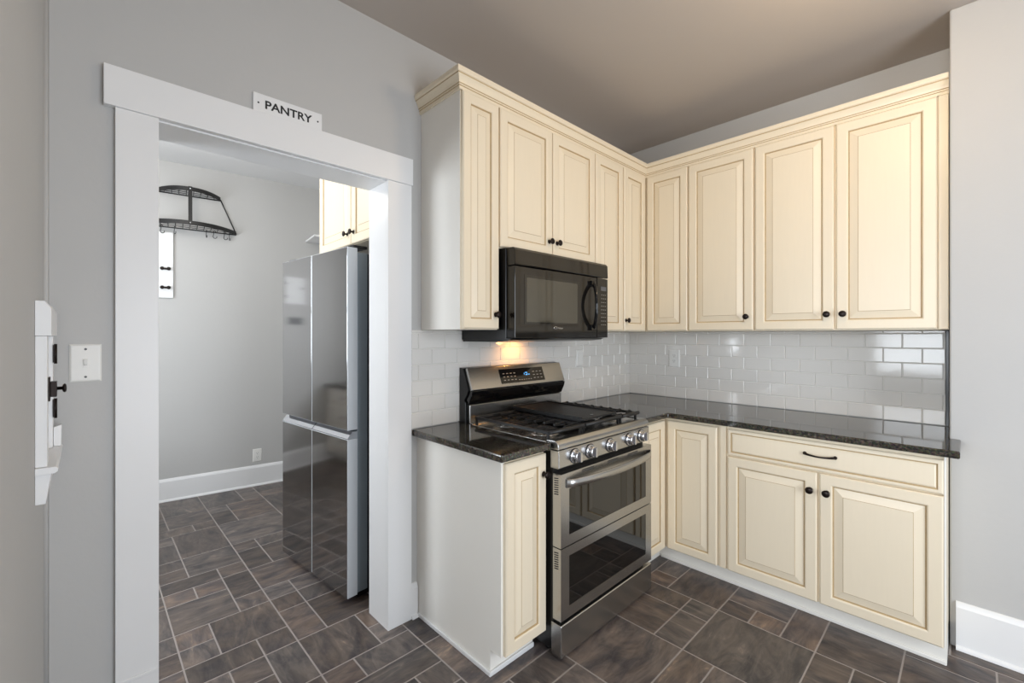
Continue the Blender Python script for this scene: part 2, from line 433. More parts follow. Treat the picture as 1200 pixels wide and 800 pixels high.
# A: narrow end cabinet by the doorway
t = thing('upper_cabinet', 'tall narrow cream wall cabinet with one door, nearest the pantry doorway', 'cabinet', (0, -1.81, UZ0))
b = MB(); b.bbox((.0005, -1.925, UZ0), (.316, -1.702, UZ1)); b.build('carcass', M['panel_w'], t, bevel=.001)
MB().box(FU, -1.924, -1.703, UZ0 + .0005, UZ1, 0, .0008).build('face_frame', M['cream'], t)
door(t, FU, -1.921, -1.706, UZ0 + .004, DTOP, .048, (-1.729, 1.468), .03)
# B: over the microwave
t = thing('upper_cabinet', 'short cream two-door wall cabinet directly above the black microwave', 'cabinet', (0, -1.31, 1.79))
MB().bbox((.0005, -1.701, 1.79), (.316, -.926, UZ1)).build('carcass', M['cream'], t)
door(t, FU, -1.697, -1.319, 1.795, DTOP, .052, (-1.347, 1.868))
door(t, FU, -1.313, -.930, 1.795, DTOP, .052, (-1.283, 1.868))
# C: single door between microwave and corner
t = thing('upper_cabinet', 'slim cream wall cabinet with a knobless door right of the microwave', 'cabinet', (0, -.77, UZ0))
MB().bbox((.0005, -.925, UZ0), (.316, -.616, UZ1)).build('carcass', M['cream'], t)
door(t, FU, -.921, -.622, UZ0 + .004, DTOP, .05)
# D: L-shaped corner cabinet
t = thing('corner_cabinet', 'cream L-shaped wall cabinet in the corner with two narrow doors meeting at a right angle', 'cabinet', (.0, 0, UZ0))
MB().prism(fz(UZ0), [(.0005, -.0005), (.0005, -.615), (.316, -.615), (.316, -.316), (.628, -.316), (.628, -.0005)], 0, UZ1 - UZ0).build('carcass', M['cream'], t)
door(t, FU, -.608, -.341, UZ0 + .004, DTOP, .05, (-.592, 1.468))
door(t, FB_, .341, .623, UZ0 + .004, DTOP, .05)
# E, F right wall
t = thing('upper_cabinet', 'cream wall cabinet with one wide door right of the corner, knob at its lower right', 'cabinet', (.82, 0, UZ0))
MB().bbox((.629, -.316, UZ0), (1.019, -.0005, UZ1)).build('carcass', M['cream'], t)
door(t, FB_, .634, 1.014, UZ0 + .004, DTOP, .052, (.981, 1.480))
t = thing('upper_cabinet', 'widest cream wall cabinet, its two tall doors next to the stepped-out grey wall', 'cabinet', (1.42, 0, UZ0))
MB().bbox((1.020, -.316, UZ0), (1.8225, -.0005, UZ1)).build('carcass', M['cream'], t)
door(t, FB_, 1.025, 1.399, UZ0 + .004, DTOP, .052, (1.371, 1.480))
door(t, FB_, 1.409, 1.785, UZ0 + .004, DTOP, .052, (1.439, 1.480))
MB().box(FB_, 1.789, 1.8225, UZ0 + .0005, DTOP, 0, .016).build('end_stile', M['cream'], t, bevel=.003)

# crown moulding swept along the cabinet tops
path = [Vector((.0006, -1.925, 0)), Vector((.316, -1.925, 0)), Vector((.316, -.316, 0)), Vector((1.8225, -.316, 0))]
nrm = [Vector((0, -1, 0)), Vector((1, -1, 0)), Vector((1, -1, 0)), Vector((0, -1, 0))]
prof = [(.0014, 2.4605), (.004, 2.4605), (.010, 2.4605), (.010, 2.474), (.013, 2.477), (.013, 2.483), (.016, 2.486), (.019, 2.496), (.025, 2.508), (.031, 2.516), (.0315, 2.521), (.036, 2.524), (.038, 2.529), (.038, 2.545), (.0014, 2.545)]
gl = {1, 4, 9}
cr = MB()
k = 0
for i, (p, n_) in enumerate(zip(path, nrm)):
    for o_, z in prof: cr.v.append(p + n_ * o_ + Vector((0, 0, z)))
np_ = len(prof)
for i in range(3):
    for j in range(np_):
        l = (j + 1) % np_
        cr.f.append([i * np_ + j, i * np_ + l, (i + 1) * np_ + l, (i + 1) * np_ + j]); cr.m.append(1 if j in (3, 5, 9) else 0); cr.sm.append(False)
cr.f.append(list(range(np_))); cr.m.append(0); cr.sm.append(False)
cr.f.append([3 * np_ + j for j in range(np_)]); cr.m.append(0); cr.sm.append(False)
o = cr.build('crown_molding', [M['cream'], M['glaze']])
tag(o, 'cream stepped crown molding running along the tops of the wall cabinets', 'molding')

# base cabinets
BF = .615; FBU = fx(.612); FBB = fy(-.615)
t = thing('base_cabinet', 'narrow cream floor cabinet with pale flat side, left of the range', 'cabinet', (.3, -1.82, 0))
# side panel with toe notch
sp = MB().prism(Frame((0, -1.949, 0), (1, 0, 0), (0, 0, 1), (0, -1, 0)), [(.0005, 0.001), (.548, 0.001), (.548, .105), (.612, .105), (.612, .883), (.0005, .883)], -.018, 0)
sp.build('side_panel', M['panel_w'], t)
MB().bbox((.0006, -1.930, .105), (.611, -1.699, .883)).build('carcass', M['cream'], t)
MB().bbox((.50, -1.9305, .001), (.546, -1.699, .105)).build('toe_kick', M['panel_w'], t)
b = MB(); b.bbox((.02, -1.958, .001), (.556, -1.9495, .022)); b.bbox((.5485, -1.958, .001), (.557, -1.70, .022))
b.build('floor_trim', M['trim'], t, bevel=.004)
door(t, FBU, -1.938, -1.702, .108, .866, .05, (-1.722, .782), .03)

t = thing('corner_base_cabinet', 'cream corner floor cabinet right of the range, two narrow doors at a right angle', 'cabinet', (.3, -.3, 0))
MB().prism(fz(.105), [(.0005, -.0005), (.0005, -.926), (.612, -.926), (.612, -.612), (.93, -.612), (.93, -.0005)], 0, .778).build('carcass', M['cream'], t)
MB().prism(fz(.001), [(.40, -.40), (.40, -.926), (.546, -.926), (.546, -.546), (.93, -.546), (.93, -.40)], 0, .104).build('toe_kick', M['panel_w'], t)
door(t, FBU, -.921, -.640, .108, .866, .05)
door(t, FBB, .640, .925, .108, .866, .05)

t = thing('base_cabinet', 'wide cream floor cabinet with one long drawer over two doors', 'cabinet', (1.38, -.3, 0))
MB().bbox((.931, -.615, .105), (1.8225, -.3645, .883)).bbox((.931, -.3646, .105), (1.8225, -.0005, .883)).build('carcass', M['cream'], t)
MB().bbox((.931, -.548, .001), (1.8225, -.40, .1045)).build('toe_kick', M['panel_w'], t)
b = MB(); b.box(fy(-.548), .56, 1.8225, .001, .02, .0005, .010); b.build('floor_trim', M['panel_w'], t, bevel=.004)
MB().box(FBB, .940, .972, .106, .880, 0, .012).build('filler_stile', M['cream'], t, bevel=.003)
drw = MB().rings(FBB, .982, 1.815, .728, .866, [(0, 0), (0, .015), (.005, .0195), (.016, .0195), (.019, .0160), (.022, .0160), (.027, .0195), (.03, .0195)], [0, 0, 0, 1, 1, 0, 0, 0]).build('drawer', [M['cream'], M['glaze']], t)
hb = MB()
pts = []; rs = []
for i in range(13):
    q = i / 12; u = 1.336 + q * .124
    pts.append(FBB(u, .806 - .004 * math.sin(math.pi * q), .0195 + .006 + .020 * math.sin(math.pi * min(1, max(0, q))) ** .6)); rs.append(.0075 - .0036 * math.sin(math.pi * q) ** .5 if 0 < i < 12 else .006)
hb.tube(pts, .006, 10, 0, rs)
for u in (1.338, 1.458): hb.lathe(FBB, u, .806, [(.008, 0), (.008, .006), (.006, .012)], 12, 0, .0195)
hb.build('handle', M['bronze'], drw)
door(t, FBB, .982, 1.386, .108, .720, .052, (1.359, .636))
door(t, FBB, 1.396, 1.815, .108, .720, .052, (1.425, .636))
MB().box(FBB, 1.8165, 1.8225, .106, .880, 0, .014).build('end_stile', M['panel_w'], t)

# granite counters
def counter(name, label, poly):
    b = MB().prism(fz(.8835), poly, 0, .0305)
    o = b.build(name, M['granite'], bevel=.006, seg=3)
    return tag(o, label, 'countertop')
counter('countertop', 'small dark granite countertop slab between doorway and range', [(.0105, -1.984), (.655, -1.984), (.655, -1.6975), (.0105, -1.6975)])
counter('countertop', 'long L-shaped dark granite countertop from the range along the back wall', [(.0105, -.0105), (.0105, -.929), (.655, -.929), (.655, -.655), (1.862, -.655), (1.862, -.364), (1.8255, -.364), (1.8255, -.0105)])

# ------------------------------------------------------------------ backsplash
def backsplash(name, label, F, u0, u1, phase, rows=6, pitch=.0777, tl=.156):
    b = MB()
    z0 = .9145
    b.box(F, u0, u1, z0, UZ0 - .001, .0004, .006, 0)
    for r in range(rows + 1):
        a0, a1 = z0 + r * pitch + .001, min(z0 + (r + 1) * pitch - .001, UZ0 - .0015)
        if a1 - a0 < .012: continue
        ph = phase + (tl / 2 if r % 2 else 0)
        k0 = math.floor((u0 - ph) / tl)
        x = ph + k0 * tl
        while x < u1:
            c0, c1 = max(x + .001, u0), min(x + tl - .001, u1)
            x += tl
            if c1 - c0 < .008: continue
            tx, ty = random.gauss(0, .0011), random.gauss(0, .0011); bw = .003
            cu, cv = (c0 + c1) / 2, (a0 + a1) / 2
            tw = lambda u, v: .0098 + tx * (u - cu) + ty * (v - cv)
            P = [F(c0, a0, .005), F(c1, a0, .005), F(c1, a1, .005), F(c0, a1, .005)]
            P1 = [F(c0 + .0002, a0 + .0002, .0075), F(c1 - .0002, a0 + .0002, .0075), F(c1 - .0002, a1 - .0002, .0075), F(c0 + .0002, a1 - .0002, .0075)]
            P2 = [F(u, v, tw(u, v)) for u, v in ((c0 + bw, a0 + bw), (c1 - bw, a0 + bw), (c1 - bw, a1 - bw), (c0 + bw, a1 - bw))]
            fs = []
            for q in range(4):
                n = (q + 1) % 4
                fs += [(q, n, 4 + n, 4 + q), (4 + q, 4 + n, 8 + n, 8 + q)]
            b.add(P + P1 + P2, fs + [(8, 9, 10, 11)], 1)
    return b.build(name, [M['grout'], M['tile']]), label
o, l = backsplash('backsplash', '', fx(0), -1.984, -.0006, -1.868)
tag(o, 'white glossy subway tile backsplash on the wall behind the range', 'backsplash')
o, l = backsplash('backsplash', '', fy(0), 0.0103, 1.803, 1.562)
tag(o, 'white glossy subway tile backsplash on the back wall above the long counter', 'backsplash')
MB().box(fy(0), 1.8035, 1.8165, .9145, UZ0 - .001, .0004, .013).build('edge_trim', M['black'], o, bevel=.002)
o.children[0]['label'] = 'dark metal edge trim'

# ------------------------------------------------------------------ range
RY0, RY1 = -1.6885, -.9365; RC = (RY0 + RY1) / 2
t = thing('gas_range', 'stainless steel double-oven gas range with black grates and five front knobs', 'range', (.35, RC, 0))
FXX = fx(0)
MB().box(FXX, RY0 + .003, RY1 - .003, .03, .885, .012, .652).build('body', M['black'], t)
for u in (RY0 + .04, RY1 - .04):
    for x in (.08, .60): MB().lathe(Frame((x, u, 0), (1, 0, 0), (0, 1, 0), (0, 0, 1)), 0, 0, [(.018, .0015), (.018, .012), (.012, .014), (.012, .031)], 12).build('levelling_foot', M['black'], t)
Y = Frame((0, 0, 0), (1, 0, 0), (0, 0, 1), (0, 1, 0))       # (x, z) profile swept along y
# steel deck with rolled front
MB().prism(Y, [(.085, .8855), (.085, .917), (.11, .917), (.112, .911), (.615, .911), (.62, .9205), (.655, .9225), (.668, .921), (.677, .916), (.683, .908), (.6855, .898), (.6855, .886), (.64, .8855)], RY0, RY1).build('cooktop', M['steel'], t, bevel=.002)
MB().prism(Y, [(.64, .805), (.684, .805), (.688, .809), (.6875, .879), (.684, .8825), (.64, .8825)], RY0, RY1).build('control_panel', M['steel'], t, bevel=.003)
KF = fx(.688)
for u in (-1.581, -1.469, -1.309, -1.136, -1.020):
    b = MB().lathe(KF, u, .844, [(.031, .0002), (.031, .004), (.029, .006), (.0255, .0065), (.0255, .009), (.0245, .026), (.0225, .0285)], 28, 0)
    b.box(KF, u - .0068, u + .0068, .844 - .0215, .844 + .0215, .026, .0385)
    kb = b.build('knob', M['chrome'], t, bevel=.003)
    MB().lathe(KF, u, .844, [(.0335, .0001), (.0335, .0022), (.0312, .0024)], 28).build('dial_ring', M['black'], kb)
def oven_door(z0, z1, wz0, wz1, name, handle):
    d = MB()
    # frame of four rails round the glass
    y0, y1, a0, a1 = RY0 - .001, RY1 + .001, -1.634, -.994
    for (p, q, r_, s_) in ((y0, a0, z0, z1), (a1, y1, z0, z1), (a0, a1, z0, wz0), (a0, a1, wz1, z1)): d.box(FXX, p, q, r_, s_, .656, .700)
    d = d.build(name, M['steel'], t)
    MB().box(FXX, a0 - .002, a1 + .002, wz0 - .002, wz1 + .002, .660, .6985).build('oven_window', M['oven_glass'], d)
    v = MB()
    SF = Frame((0, RY0 - .001, 0), (1, 0, 0), (0, 0, 1), (0, -1, 0))
    for i in range(8):
        z = z1 - .022 - i * .0095
        v.prism(SF, [(.664, z), (.686, z + .003), (.686, z + .007), (.664, z + .004)], .0, .0012)
    v.build('side_vents', M['dark_mark'], d)
    if handle:
        h = MB(); rows = []
        for i in range(25):
            q = i / 24; u = y0 + .036 + q * (y1 - y0 - .046); w = .004 + .040 * math.sin(math.pi * q) ** .6 if 0 < q < 1 else .0
            zc = .741; hh = .0185
            rows.append([FXX(u, zc - hh, .7 + w), FXX(u, zc - hh * .86, .7 + w + .006), FXX(u, zc + hh * .86, .7 + w + .006), FXX(u, zc + hh, .7 + w), FXX(u, zc + hh * .5, .7 + max(w - .008, 0)), FXX(u, zc - hh * .5, .7 + max(w - .008, 0))])
        h.strip(rows, closed=True); h.build('handle', M['steel'], d)
        for c in (-1.50, -1.30, -1.12):
            s = MB()
            for k_ in range(2):
                s.box(FXX, c - .045, c + .045, .766 + k_ * .008, .770 + k_ * .008, .7, .7007)
            s.build('front_vent', M['dark_mark'], d)
    return d
oven_door(.4755, .785, .520, .716, 'upper_oven_door', True)
oven_door(.168, .4705, .216, .430, 'lower_oven_door', False)
MB().prism(Y, [(.645, .016), (.698, .012), (.701, .016), (.701, .146), (.698, .150), (.645, .150)], RY0, RY1).build('warming_drawer', M['steel'], t, bevel=.002)
# backguard
bg = MB().prism(Y, [(.0125, .886), (.062, .886), (.062, 1.02), (.052, 1.03), (.075, 1.06), (.085, 1.085), (.042, 1.197), (.0125, 1.2)], RY0 - .008, RY1 + .004).build('backguard', M['black'], t, bevel=.002)
MB().box(FXX, RY0 + .006, RY1 - .006, .9115, 1.006, .0622, .082).build('lower_panel', M['steel'], bg, bevel=.002)
MB().prism(Y, [(.0622, 1.008), (.080, 1.010), (.105, 1.060), (.109, 1.082), (.06, 1.084), (.0625, 1.06), (.0622, 1.03)], RY0 + .001, RY1 - .001).build('black_lip', M['black_gloss'], bg, bevel=.003)
vn = Vector((-.36, 0, .933)).normalized(); wn = Vector((vn.z, 0, -vn.x))
CF = Frame((.106, 0, 1.086), (0, 1, 0), vn, wn)
MB().box(CF, RY0 + .001, RY1 - .001, 0, .121, -.018, .001).build('console', M['steel'], bg, bevel=.003)
ds = MB().box(CF, -1.472, -1.118, .018, .100, .0012, .0035).build('display_panel', M['black_gloss'], bg)
b = MB()
for r_ in range(3):
    for c in range(4): b.box(CF, -1.452 + c * .028, -1.438 + c * .028, .034 + r_ * .019, .038 + r_ * .019, .0036, .0041)
    for c in range(3): b.box(CF, -1.212 + c * .03, -1.197 + c * .03, .034 + r_ * .019, .038 + r_ * .019, .0036, .0041)
for c in range(6): b.box(CF, -1.336 + c * .019, -1.326 + c * .019, .030, .0335, .0036, .0041)
b.build('button_marks', M['grey_mark'], ds)
b = MB()
for (u, v, ww, hh) in ((-1.275, .056, .014, .004), (-1.275, .070, .014, .004), (-1.262, .056, .004, .018), (-1.285, .060, .004, .010), (-1.252, .058, .012, .004)): b.box(CF, u, u + ww, v, v + hh, .0036, .0042)
b.build('clock_digits', M['led'], ds)
# burners and grates
ZF = fz(0)
for (x, y, r_) in ((.24, -1.56, .042), (.49, -1.56, .050), (.37, -1.27, .055), (.24, -1.02, .036), (.49, -1.02, .046)):
    bb = MB().lathe(ZF, x, y, [(r_ * 1.5, .9112), (r_ * 1.45, .914), (r_ * 1.1, .9145), (r_ * 1.05, .926)], 24).build('burner', M['steel'], t)
    MB().lathe(ZF, x, y, [(r_, .9262), (r_, .934), (r_ * .85, .937)], 24).build('burner_cap', M['burner'], bb)
GZ = .953
def grate(y0, y1, fingers):
    b = MB(); x0, x1 = .118, .625
    bar = lambda a0, a1, c0, c1, zz0=GZ - .013, zz1=GZ: b.bbox((a0, c0, zz0), (a1, c1, zz1))
    bar(x0, x1, y0, y0 + .013); bar(x0, x1, y1 - .013, y1); bar(x0, x0 + .013, y0 + .0131, y1 - .0131); bar(x1 - .016, x1, y0 + .0131, y1 - .0131)
    m_ = (x0 + x1) / 2; bar(m_ - .006, m_ + .006, y0 + .0131, y1 - .0131)
    ym = (y0 + y1) / 2
    if fingers:
        n = 8; hump = (.004, .009, .002) if fingers == 2 else (0, 0, 0)
        for i in range(n):
            x = x0 + .035 + i * (x1 - x0 - .07) / (n - 1)
            if abs(x - m_) < .012: continue
            b.prism(Frame((0, 0, 0), (0, 1, 0), (0, 0, 1), (1, 0, 0)), [(y1 - .0135, GZ - .013), (y1 - .0135, GZ + hump[0]), (y1 - .025, GZ + hump[1]), (y1 - .042, GZ + hump[2]), (ym + .026, GZ), (ym + .026, GZ - .010)], x - .0055, x + .0055)
            b.prism(Frame((0, 0, 0), (0, 1, 0), (0, 0, 1), (1, 0, 0)), [(y0 + .0135, GZ - .012), (y0 + .0135, GZ), (ym - .026, GZ), (ym - .026, GZ - .01)], x - .0055, x + .0055)
    for x in (x0 + .004, x1 - .016):
        for y in (y0 + .002, y1 - .012): b.bbox((x, y, .9125), (x + .010, y + .010, GZ - .0131))
    # rounded front rail
    b.tube([(x1 + .004, y0, GZ - .004), (x1 + .004, y1, GZ - .004)], .0095, 10)
    return b.build('grate', M['iron'], t)
grate(-1.679, -1.437, 1); grate(-1.430, -1.118, 1); grate(-1.111, -.946, 2)
g_ = MB()
gp = [(.13, -1.424), (.60, -1.424), (.612, -1.412), (.612, -1.136), (.60, -1.124), (.13, -1.124), (.118, -1.136), (.118, -1.412)]
g_.prism(fz(0), gp, GZ + .0105, GZ + .020)
for (a0, a1, c0, c1) in ((.126, .604, -1.4235, -1.414), (.126, .604, -1.134, -1.1245), (.1185, .13, -1.41, -1.138)): g_.bbox((a0, c0, GZ + .0201), (a1, c1, GZ + .027))
for y in (-1.40, -1.148): g_.bbox((.14, y - .008, GZ + .0005), (.59, y + .008, GZ + .0104))
g_ = g_.build('griddle', M['iron'], bevel=.002)
tag(g_, 'flat black cast iron griddle plate lying across the middle of the range grates', 'griddle')
b = MB()
b.lathe(fz(0), .575, -1.30, [(.012, GZ + .0203), (.010, GZ + .0215)], 14)
b.build('grease_hole', M['black_gloss'], g_)

# ------------------------------------------------------------------ microwave
t = thing('microwave', 'black over-the-range microwave hung below the two-door wall cabinet', 'microwave', (.2, -1.295, 1.345))
MB().box(FXX, -1.681, -.928, 1.348, 1.7885, .0125, .353).build('body', M['black'], t, bevel=.003)
MB().prism(Y, [(.354, 1.703), (.408, 1.703), (.412, 1.708), (.409, 1.775), (.398, 1.787), (.354, 1.788)], -1.676, -.912).build('vent_grille', M['mw_front'], t, bevel=.002)
MB().prism(Y, [(.02, 1.338), (.30, 1.338), (.375, 1.347), (.395, 1.356), (.353, 1.3575), (.02, 1.3475)], -1.679, -.929).build('underside', M['black'], t, bevel=.002)
fxm = fx(.41)
d = MB().box(FXX, -1.676, -1.021, 1.358, 1.6985, .354, .41).build('door', M['mw_front'], t, bevel=.003)
wf = MB()
for (p, q, r_, s_) in ((-1.612, -1.596, 1.424, 1.662), (-1.200, -1.184, 1.424, 1.662), (-1.596, -1.200, 1.424, 1.434), (-1.596, -1.200, 1.650, 1.662)): wf.box(fxm, p, q, r_, s_, .0002, .0012)
wf.build('window_border', M['black_gloss'], d)
MB().box(fxm, -1.5955, -1.2005, 1.4345, 1.6495, .0002, .0008).build('window', M['mw_glass'], d)
h = MB(); pts = []; rs = []
for i in range(21):
    q = i / 20; s_ = math.sin(math.pi * q)
    pts.append(fxm(-1.068 - .022 * s_, 1.412 + q * .25, .006 + .042 * s_ ** .6)); rs.append(.012 - .003 * s_)
h.tube(pts, .01, 12, 0, rs)
for z in (1.414, 1.660): h.box(fxm, -1.092, -1.044, z - .016, z + .016, .0002, .016)
h.build('handle', M['black_gloss'], d, bevel=.003)
b = MB(); ring = []
rows = []
for i in range(25):
    a = 2 * math.pi * i / 24
    rows.append([fxm(-1.383 + .014 * math.cos(a), 1.4085 + .007 * math.sin(a), .0006), fxm(-1.383 + .014 * math.cos(a), 1.4085 + .007 * math.sin(a), .0012), fxm(-1.383 + .0105 * math.cos(a) , 1.409 + .0045 * math.sin(a), .0012)])
b.strip(rows)
b.build('logo_ring', M['chrome'], d)
cp = MB().box(FXX, -1.0185, -.912, 1.358, 1.6985, .354, .41).build('control_panel', M['mw_front'], t, bevel=.003)
b = MB()
b.box(fxm, -.982, -.930, 1.628, 1.652, .0002, .0010)
b.build('clock_window', M['label_grey'], cp)
b = MB()
for r_ in range(9):
    for c in range(3): b.box(fxm, -.978 + c * .018, -.970 + c * .018, 1.602 - r_ * .0215, 1.606 - r_ * .0215, .0002, .0009)
b.build('button_marks', M['grey_mark'], cp)
MB().bbox((.085, -1.345, 1.3345), (.155, -1.275, 1.3378)).build('task_lamp', M['lamp_lens'], t)

def text_obj(name, body, size, F, u, v, w, mat, parent, depth=.0008, width=None, bold=.012):
    cu = bpy.data.curves.new(name, 'FONT'); cu.body = body; cu.size = size; cu.extrude = depth / 2; cu.align_x = 'CENTER'; cu.align_y = 'CENTER'
    cu.offset = size * bold
    tmp = bpy.data.objects.new('tmp_text', cu); COL.objects.link(tmp)
    bpy.context.view_layer.update()
    me = bpy.data.meshes.new_from_object(tmp.evaluated_get(bpy.context.evaluated_depsgraph_get()))
    bpy.data.objects.remove(tmp)
    xs = [q.co.x for q in me.vertices]; ys = [q.co.y for q in me.vertices]
    sx = width / (max(xs) - min(xs)) if width else 1; cx, cy = (max(xs) + min(xs)) / 2, (max(ys) + min(ys)) / 2
    off = OFF.get(parent.name, Vector())
    for q in me.vertices: q.co = F(u + (q.co.x - cx) * sx, v + (q.co.y - cy), w + q.co.z) - off
    me.name = name; me.materials.clear(); me.materials.append(mat)
    o = bpy.data.objects.new(name, me); COL.objects.link(o); o.parent = parent; OFF[o.name] = off
    return o
text_obj('logo', 'Whirlpool', .011, fxm, -1.346, 1.4065, .0008, M['chrome'], d, width=.040)

# ------------------------------------------------------------------ pantry sign
t = thing('sign', 'small white pantry sign with black capitals standing on the door head casing', 'sign', (.005, -2.538, 2.217))
o = MB().box(FXX, -2.666, -2.409, 2.2175, 2.2945, .0012, .0075).build('plate', M['trim'], t, bevel=.003)
text_obj('lettering', 'PANTRY', .0435, FXX, -2.537, 2.2575, .0081, M['dark_mark'], t, width=.174, bold=.022)
for u in (-2.6475, -2.427): MB().lathe(FXX, u, 2.2575, [(.0036, .0076), (.003, .0088)], 12).build('screw', M['dark_mark'], t)

# ------------------------------------------------------------------ switch and outlets
def plate(F, u, v, w, kind, name, label, cat, hw=.036, hh=.0575):
    t = thing(name, label, cat, F(u, v, w))
    MB().rings(F, u - hw, u + hw, v - hh, v + hh, [(0, w + .0002), (0, w + .0022), (.004, w + .0052), (.006, w + .0055)], [0, 0, 0, 0]).build('cover_plate', M['plastic_w'], t)
    for q in ((.0425,) if kind != 'duplex' else (0,)):
        for sg in ((-1, 1) if q else (1,)): MB().lathe(F, u, v + sg * q, [(.0034, w + .0056), (.0026, w + .0066)], 10).build('screw', M['plastic_w'] if kind != 'toggle' else M['label_grey'], t)
    if kind == 'toggle':
        MB().box(F, u - .0062, u + .0062, v - .013, v + .013, w + .0056, w + .0068).build('toggle_slot', M['plastic_w'], t, bevel=.0005)
        MB().prism(Frame(F(u - .0042, v, w), F.w, F.v, F.u), [(.0069, -.008), (.0069, .004), (.0125, .013), (.0155, .0125), (.0105, -.004)], 0, .0084).build('toggle', M['plastic_w'], t, bevel=.0008)
    if kind == 'duplex':
        for sg in (-1, 1):
            pts = [(u + (.0165 if abs(math.cos(a)) > .2 else .0165) * max(-1, min(1, 1.15 * math.cos(a))), v + sg * .0195 + .0155 * math.sin(a)) for a in [2 * math.pi * i / 24 for i in range(24)]]
            r = MB().prism(F, pts, w + .0056, w + .0078).build('receptacle', M['plastic_w'], t)
            h = MB()
            for du, hw_ in ((-.0065, .0009), (.0065, .0009)): h.box(F, u + du - hw_, u + du + hw_, v + sg * .0195 + .0005, v + sg * .0195 + .0085, w + .0079, w + .0083)
            h.lathe(F, u, v + sg * .0195 - .007, [(.0024, w + .0079), (.0024, w + .0083)], 10)
            h.build('slots', M['dark_mark'], r)
    if kind == 'rocker':
        MB().box(F, u - .0165, u + .0165, v - .033, v + .033, w + .0056, w + .0074).build('rocker', M['plastic_w'], t, bevel=.001)
    return t
plate(fx(0), -3.121, 1.2855, 0, 'toggle', 'light_switch', 'white toggle light switch on the grey wall left of the doorway', 'light switch')
plate(fx(0), -.659, 1.216, .0106, 'rocker', 'wall_switch', 'plain white rocker plate on the tiles right of the range backguard', 'switch', .037, .0555)
plate(fy(0), .383, 1.202, .0106, 'duplex', 'wall_outlet', 'white double outlet on the back wall tiles above the long counter', 'outlet', .0405, .063)
plate(FP, uw(-1.99), .275, 0, 'duplex', 'wall_outlet', 'white double outlet low on the grey pantry wall above the baseboard', 'outlet', .036, .0575)

# ------------------------------------------------------------------ small wall hatch on the near left wall
HF = fyp(NY)
t = thing('wall_hatch', 'white wooden wall hatch with sill, black hinges and knob latch at the left edge', 'hatch', HF(-.18, .961, 0))
SX = Frame((0.03, NY, 0), (0, 1, 0), (0, 0, 1), (1, 0, 0))        # (w, z) profile swept along x
MB().prism(SX, [(.0005, 1.369), (.028, 1.369), (.028, 1.437), (.017, 1.454), (.0005, 1.454)], 0, .305).build('head_casing', M['trim'], t, bevel=.001)
for x in (0, .25): MB().prism(SX, [(.0005, 1.051), (.021, 1.051), (.021, 1.3685), (.0005, 1.3685)], x, x + .05).build('side_casing', M['trim'], t, bevel=.001)
d = MB().rings(HF, -.278, -.082, 1.053, 1.367, [(0, .0006), (0, .012), (.03, .012), (.034, .008), (.04, .008)], [0] * 5).build('door', M['trim'], t)
MB().prism(SX, [(.0005, 1.034), (.033, 1.034), (.039, 1.038), (.040, 1.045), (.036, 1.0505), (.0005, 1.0505)], -.012, .31).build('sill', M['trim'], t, bevel=.001)
MB().prism(SX, [(.0215, 1.051), (.037, 1.051), (.038, 1.112), (.0215, 1.106)], .002, .03).build('end_block', M['trim'], t, bevel=.001)
MB().prism(SX, [(.0005, .961), (.018, .961), (.028, 1.0335), (.0005, 1.0335)], .004, .30).build('apron', M['trim'], t, bevel=.001)
for z in (1.318, 1.163):
    h = MB().box(HF, -.085, -.06, z - .025, z + .025, .0213, .0245)
    h.tube([HF(-.08, z - .028, .0265), HF(-.08, z + .028, .0265)], .0035, 8)
    h.build('hinge', M['bronze'], t)
l = MB().box(HF, -.30, -.272, 1.206, 1.266, .0213, .0245).box(HF, -.294, -.264, 1.216, 1.254, .0246, .036)
l.build('latch', M['bronze'], t, bevel=.001)
MB().lathe(HF, -.28, 1.236, [(.0045, .0362), (.004, .045), (.0095, .0465), (.0115, .0495), (.0095, .0525), (.003, .0535)], 14).build('latch_knob', M['bronze'], t)

# ------------------------------------------------------------------ refrigerator
p0 = Vector((-1.085, -2.239, 0)); p1 = Vector((-.308, -2.165, 0)); ru = (p1 - p0).normalized(); rn = Vector((ru.y, -ru.x, 0))
RF = Frame(p0, ru, (0, 0, 1), rn)
t = thing('refrigerator', 'tall four-door refrigerator in dark mirror-like steel seen through the doorway', 'refrigerator', RF(.39, 0, -.35))
W_ = .782
MB().box(RF, .006, W_ - .006, .035, 1.80, -.72, -.118).build('body', M['black'], t)  # black colour paints in the shade of the gap beside the jamb
MB().box(RF, .004, W_ - .004, .036, 1.802, -.1175, -.0575).build('front_frame', M['fridge_side'], t, bevel=.003)
def rdoor(u0, u1, z0, z1, top):
    d = MB().box(RF, u0, u1, z0, z1, -.056, -.0022, 1).box(RF, u0 + .004, u1 - .004, z0 + (.002 if top else .0), z1 - .002, -.0021, 0, 0)
    d = d.build('door', [M['fridge'], M['fridge_edge']], t, bevel=.0015)
    return d
rdoor(0, .3905, .885, 1.822, True); rdoor(.3945, W_, .885, 1.822, True)
for (u0, u1) in ((0, .3905), (.3945, W_)):
    d = rdoor(u0, u1, .030, .838, False)
    MB().prism(Frame(RF(u0, 0, 0), RF.w, RF.v, RF.u), [(-.056, .8385), (-.0025, .8385), (-.0005, .843), (-.030, .876), (-.056, .876)], .001, u1 - u0 - .001).build('grip', M['chrome'], d)
MB().box(RF, W_ - .10, W_ - .002, 1.8225, 1.838, -.115, -.035).build('hinge_cover', M['black'], t, bevel=.003)
MB().box(RF, .002, .10, 1.8225, 1.838, -.115, -.035).build('hinge_cover', M['black'], t, bevel=.003)
MB().box(RF, .02, W_ - .02, .004, .0345, -.20, -.07).build('toe_grille', M['black'], t)
